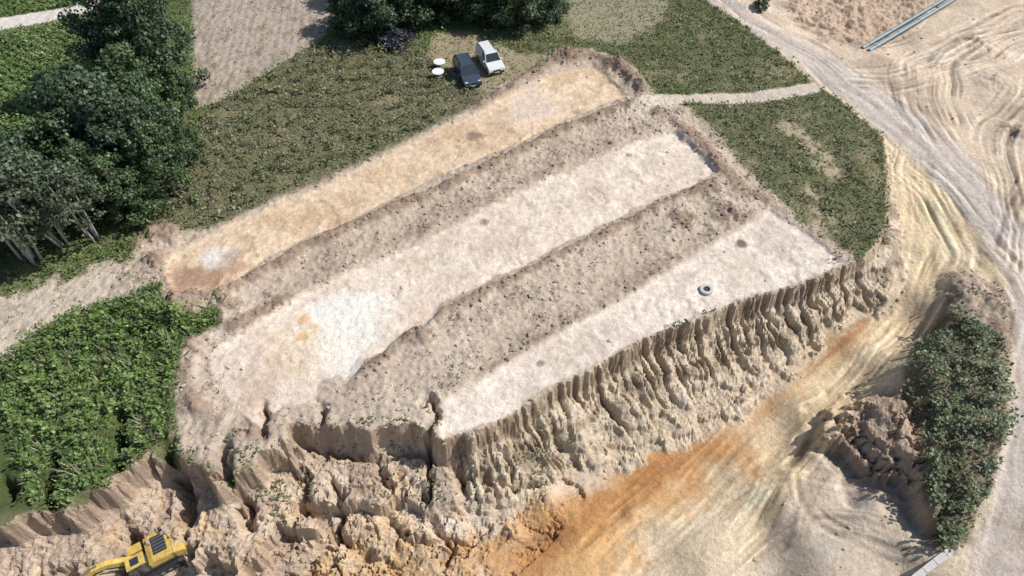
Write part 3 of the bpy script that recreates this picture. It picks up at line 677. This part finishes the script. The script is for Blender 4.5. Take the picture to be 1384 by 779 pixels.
def car(name,L,W,Hh,c,loc,heading,van):
    e=bpy.data.objects.new(name,None);scene.collection.objects.link(e);e.location=loc;e.rotation_euler=(0,0,heading)
    PT=pm('car_paint_'+name,c,.25,.1,3,.04)
    bz=.98 if not van else 1.08
    f=L/2;fh=bz-.02 if van else bz-.04
    prof=[(-f,.38),(-f+.04,.75),(-f+.06,bz),(f*.45,bz),(f*.62,fh-.02),(f*.88,fh-.14),(f-.03,.72),(f,.55),(f-.04,.3),(f*.78,.24)]
    r=.34
    for wx in (f*.62,-f*.62):
        for k in range(7):
            a=math.pi*k/6
            prof.append((wx+math.cos(a)*(r+.05),.26+math.sin(a)*(r+.05)))
    prof.append((-f+.1,.26))
    ngon_extrude('body',prof,W,PT,e,bev=.04)
    rx=-f+.12 if van else -f+.35
    tf=f*.12 if not van else f*.22
    frustum('windows',(-f+.08,f*.5,W/2-.05),(rx,tf,W/2-.2),bz-.03,Hh-.06,GLASS,e)
    frustum('roof',(rx-.02,tf+.03,W/2-.185),(rx+.06,tf-.1,W/2-.24),Hh-.07,Hh,PT,e,.015)
    if van:
        frustum('cargo_panels',(-f+.1,-f*.1,W/2-.035),(rx+.03,-f*.1,W/2-.18),bz-.02,Hh-.065,PT,e,.01)
    for sg in (-1,1):
        for fx,tx in ((f*.5,tf),(-f+.09,rx)):
            rod('pillar',(fx,sg*(W/2-.05),bz-.02),(tx,sg*(W/2-.2),Hh-.05),.045,.04,PT,e,6)
        xb=-f*.12
        rod('pillar',(xb,sg*(W/2-.05),bz-.02),(xb,sg*(W/2-.2),Hh-.05),.04,.04,PT,e,6)
        box('mirror',.12,.2,.14,f*.42,sg*(W/2+.1),bz+.08,PT,e,.02)
        box('headlight',.12,.32,.14,f*.93,sg*(W/2-.24),.76,LAMP,e,.02)
        box('tail_light',.06,.16,.3,-f+.03,sg*(W/2-.12),.9,RED,e,.015)
        box('roof_rail',(f*.1-rx)*.9,.035,.04,(rx+f*.1)/2,sg*(W/2-.27),Hh+.03,DK,e,.008)
        for wx in (f*.62,-f*.62):
            cyl('wheel',r,.24,wx,sg*(W/2-.11),r,TYRE,e);cyl('rim',r*.62,.03,wx,sg*(W/2+.005),r,RIM,e)
    box('bumper_front',.12,W-.15,.2,f-.02,0,.42,DK,e,.03);box('bumper_rear',.12,W-.15,.2,-f+.02,0,.42,DK,e,.03)
    box('grille',.04,.8,.14,f-.01,0,.64,DK,e,.01);box('number_plate',.02,.5,.11,f+.045,0,.45,LAMP,e,.004)
    return e
def place(u,v):
    x,y=P(u,v,.8);return (x,y,float(hat(x,y))+.02)
def head(a,b):
    p=P(*a);q_=P(*b);return math.atan2(q_[1]-p[1],q_[0]-p[0])
car('parked_suv',4.5,1.85,1.7,(.05,.07,.10),place(631,95),head((622,78),(641,112)),False)
car('parked_van',4.2,1.75,1.75,(.72,.72,.70),place(662,79),head((653,66),(672,93)),True)
WH=pm('white_plastic',(.75,.75,.72),.4,0,4,.04);STEEL=pm('steel',(.35,.35,.36),.4,.7)
for i,(u,v) in enumerate([(594,84),(592,97)]):
    e=bpy.data.objects.new('round_table',None);scene.collection.objects.link(e);x,y=P(u,v,.7);e.location=(x,y,float(hat(x,y)))
    cyl('table_top',.62,.05,0,0,.72,WH,e,(0,0,0),32);cyl('pedestal',.05,.7,0,0,.36,STEEL,e,(0,0,0));cyl('foot',.3,.04,0,0,.02,STEEL,e,(0,0,0))
CONC=pm('concrete',(.5,.48,.45),.9,0,8,.15)
e=bpy.data.objects.new('concrete_manhole_ring',None);scene.collection.objects.link(e);x,y=P(955,391);e.location=(x,y,float(hat(x,y)))
me=bpy.data.meshes.new('ring');v=[];f=[];n=32
for k in range(n):
    a=2*math.pi*k/n
    for rr,zz in ((.52,-.05),(.52,.16),(.50,.2),(.28,.2),(.26,.17),(.26,-.05)): v.append((rr*math.cos(a),rr*math.sin(a),zz))
for k in range(n):
    for q_ in range(5):
        f.append((k*6+q_,((k+1)%n)*6+q_,((k+1)%n)*6+q_+1,k*6+q_+1))
me.from_pydata(v,[],f);me.materials.append(CONC);o=bpy.data.objects.new('ring',me);scene.collection.objects.link(o);o.parent=e
cyl('cover',.255,.06,0,0,.06,DK,e,(0,0,0),24);cyl('lifting_lug',.04,.1,0,0,.12,STEEL,e,(0,0,0),12)
PIPE=pm('pipe_blue_grey',(.20,.27,.30),.4,.1,5,.12)
for off in (0,9):
    a=Q(1165+off,66+off*.35);b=Q(1292+off,-8+off*.3)
    n=14;rad=.2
    verts=[]
    for k in range(n+1):
        t=k/n;x=a[0]+(b[0]-a[0])*t;y=a[1]+(b[1]-a[1])*t;verts.append((x,y,float(hat(x,y))))
    zm=[p[2] for p in verts];lin=np.polyfit(range(n+1),zm,1)
    lift=max(zm[k]-(lin[0]*k+lin[1]) for k in range(n+1))
    zz=[lin[0]*k+lin[1]+.2+lift*.6 for k in range(n+1)]
    dirv=Vector((b[0]-a[0],b[1]-a[1],0)).normalized();sd=Vector((-dirv.y,dirv.x,0))
    VV=[];FF=[];sg=14;rings=[]
    for k in range(n+1):
        base=Vector((verts[k][0],verts[k][1],zz[k]))
        if k%3==1:
            for dt,rr in ((-.12,rad),(-.119,rad*1.18),(.119,rad*1.18),(.12,rad)): rings.append((base+dirv*dt,rr))
        else: rings.append((base,rad))
    for c,rr in rings:
        for q_ in range(sg):
            an=2*math.pi*q_/sg;VV.append(tuple(c+sd*math.cos(an)*rr+Vector((0,0,1))*math.sin(an)*rr))
    for k in range(len(rings)-1):
        for q_ in range(sg): FF.append((k*sg+q_,k*sg+(q_+1)%sg,(k+1)*sg+(q_+1)%sg,(k+1)*sg+q_))
    FF.append(tuple(range(sg)))
    me=bpy.data.meshes.new('water_pipe');me.from_pydata(VV,[],FF);me.update();obj('water_pipe',me,[PIPE])
a=Q(1225,790);b=Q(1292,738);L=math.dist(a,b)
e=bpy.data.objects.new('concrete_edge_slabs',None);scene.collection.objects.link(e);mx_=((a[0]+b[0])/2,(a[1]+b[1])/2);e.location=(*mx_,float(hat(*mx_)));e.rotation_euler=(0,0,math.atan2(b[1]-a[1],b[0]-a[0]))
ns=4
for k in range(ns): box('slab',L/ns-.03,.4,.3,-L/2+L/ns*(k+.5),0,.08,CONC,e,.03)
YEL=pm('excavator_yellow',(.55,.38,.10),.55,0,3,.25)
def excavator(u,v,z,heading):
    x,y=P(u,v,z);z=float(hat(x,y))
    e=bpy.data.objects.new('tracked_excavator',None);scene.collection.objects.link(e);e.location=(x,y,z+.02);e.rotation_euler=(0,0,heading)
    for sg in (-1,1):
        pr=[]
        for k in range(9): a=-math.pi/2+math.pi*k/8;pr.append((1.6+.42*math.cos(a),.45+.42*math.sin(a)))
        for k in range(9): a=math.pi/2+math.pi*k/8;pr.append((-1.6+.42*math.cos(a),.45+.42*math.sin(a)))
        ngon_extrude('track',pr,.55,DK,e,off=sg*1.2,bev=.02)
        for k in range(16): box('track_shoe',.08,.58,.05,-1.6+3.2*k/15,sg*1.2,.89,TYRE,e,.008)
        for k in range(6): cyl('roller',.16,.6,-1.4+2.8*k/5,sg*1.2,.35,STEEL,e)
    box('undercarriage',2.2,1.8,.35,0,0,.55,DK,e,.04);cyl('slew_ring',.7,.3,0,0,.95,DK,e,(0,0,0),28)
    ngon_extrude('deck',[(-2.1,1.05),(1.5,1.05),(1.5,1.35),(-2.1,1.35)],2.5,DK,e,bev=.04)
    ngon_extrude('engine_hood',[(-1.75,1.34),(.1,1.34),(.1,2.0),(-.3,2.15),(-1.75,2.15)],2.35,YEL,e,bev=.06)
    ngon_extrude('counterweight',[(-2.5,1.1),(-1.76,1.0),(-1.76,2.2),(-2.35,2.1),(-2.6,1.7)],2.5,YEL,e,bev=.1)
    box('hood_panel',1.0,1.5,.05,-.95,-.1,2.18,DK,e,.01)
    for k in range(5): box('hood_grille',.9,.06,.03,-.95,-.65+.28*k,2.22,STEEL,e,.005)
    cyl('exhaust',.06,.5,-1.5,-.9,2.4,DK,e,(0,0,0),12)
    ngon_extrude('cab_glass',[(.12,1.36),(1.55,1.36),(1.62,1.8),(1.35,2.8),(.15,2.8)],.94,GLASS,e,off=.75,bev=.02)
    box('cab_roof',1.35,1.02,.1,.74,.75,2.86,YEL,e,.03);box('roof_hatch',.6,.6,.04,.75,.75,2.93,GLASS,e,.01)
    for (ax,az,bx,bz_) in ((.12,1.36,.12,2.82),(1.58,1.75,1.38,2.82),(1.56,1.36,1.6,1.78),(.8,1.36,.8,2.82)):
        for sy in (.27,1.23): rod('cab_pillar',(ax,sy,az),(bx,sy,bz_),.05,.05,DK,e,6)
    box('toolbox',1.1,.7,.45,.9,-.9,1.57,YEL,e,.04)
    boom=[(.7,1.4),(1.1,1.35),(2.6,2.75),(3.4,3.0),(5.0,2.35),(5.05,2.6),(3.5,3.5),(2.5,3.35),(.75,1.85)]
    ngon_extrude('boom',boom,.42,YEL,e,off=-.05,bev=.03)
    ngon_extrude('stick',[(4.6,3.05),(5.0,3.1),(5.35,2.55),(5.75,.75),(5.55,.7),(4.95,2.2)],.32,YEL,e,off=-.05,bev=.03)
    ngon_extrude('bucket',[(5.55,.85),(5.85,.8),(6.15,.35),(6.05,-.05),(5.7,-.25),(5.2,-.15),(5.1,.1),(5.6,.05),(5.75,.3),(5.5,.6)],1.15,DK,e,off=-.05,bev=.02)
    for k in range(5): box('bucket_tooth',.2,.08,.06,5.05,-.5+.225*k,.0,STEEL,e,.01)
    for sy in (-.36,.26): rod('boom_cylinder',(1.4,sy,1.3),(2.9,sy,2.95),.09,.055,STEEL,e)
    rod('stick_cylinder',(3.1,-.05,3.55),(4.75,-.05,3.15),.09,.06,STEEL,e);rod('bucket_cylinder',(5.0,-.05,2.85),(5.9,-.05,1.0),.09,.06,STEEL,e)
    e.scale=(.8,.8,.8)
excavator(222,766,-6,math.radians(212))
# ---------------------------------------------------------------- camera, light, sky
cam=bpy.data.cameras.new('camera');cam.sensor_width=36;cam.lens=36*F/1384;cam.clip_end=5000;cam.clip_start=.5
co=bpy.data.objects.new('camera',cam);scene.collection.objects.link(co);co.location=(0,0,H);co.rotation_euler=(math.pi/2-TH,0,0);scene.camera=co
el=math.radians(46);az=math.radians(12)
sv=Vector((math.cos(el)*math.cos(az),math.cos(el)*math.sin(az),math.sin(el)))
sl_d=bpy.data.lights.new('sun','SUN');sl_d.energy=5.0;sl_d.angle=math.radians(.5);sl_d.color=(1,.965,.915)
so=bpy.data.objects.new('sun',sl_d);scene.collection.objects.link(so);so.rotation_euler=sv.to_track_quat('Z','Y').to_euler();so.location=(30,10,60)
w=bpy.data.worlds.new('World');scene.world=w;w.use_nodes=True
sk=w.node_tree.nodes.new('ShaderNodeTexSky');sk.sky_type='NISHITA';sk.sun_disc=False;sk.sun_elevation=el;sk.sun_rotation=math.pi/2-az
bg=w.node_tree.nodes['Background'];bg.inputs['Strength'].default_value=.10;w.node_tree.links.new(sk.outputs[0],bg.inputs['Color'])
scene.view_settings.view_transform='Standard';scene.view_settings.look='None';scene.view_settings.exposure=0
print('done',time.time()-T0)
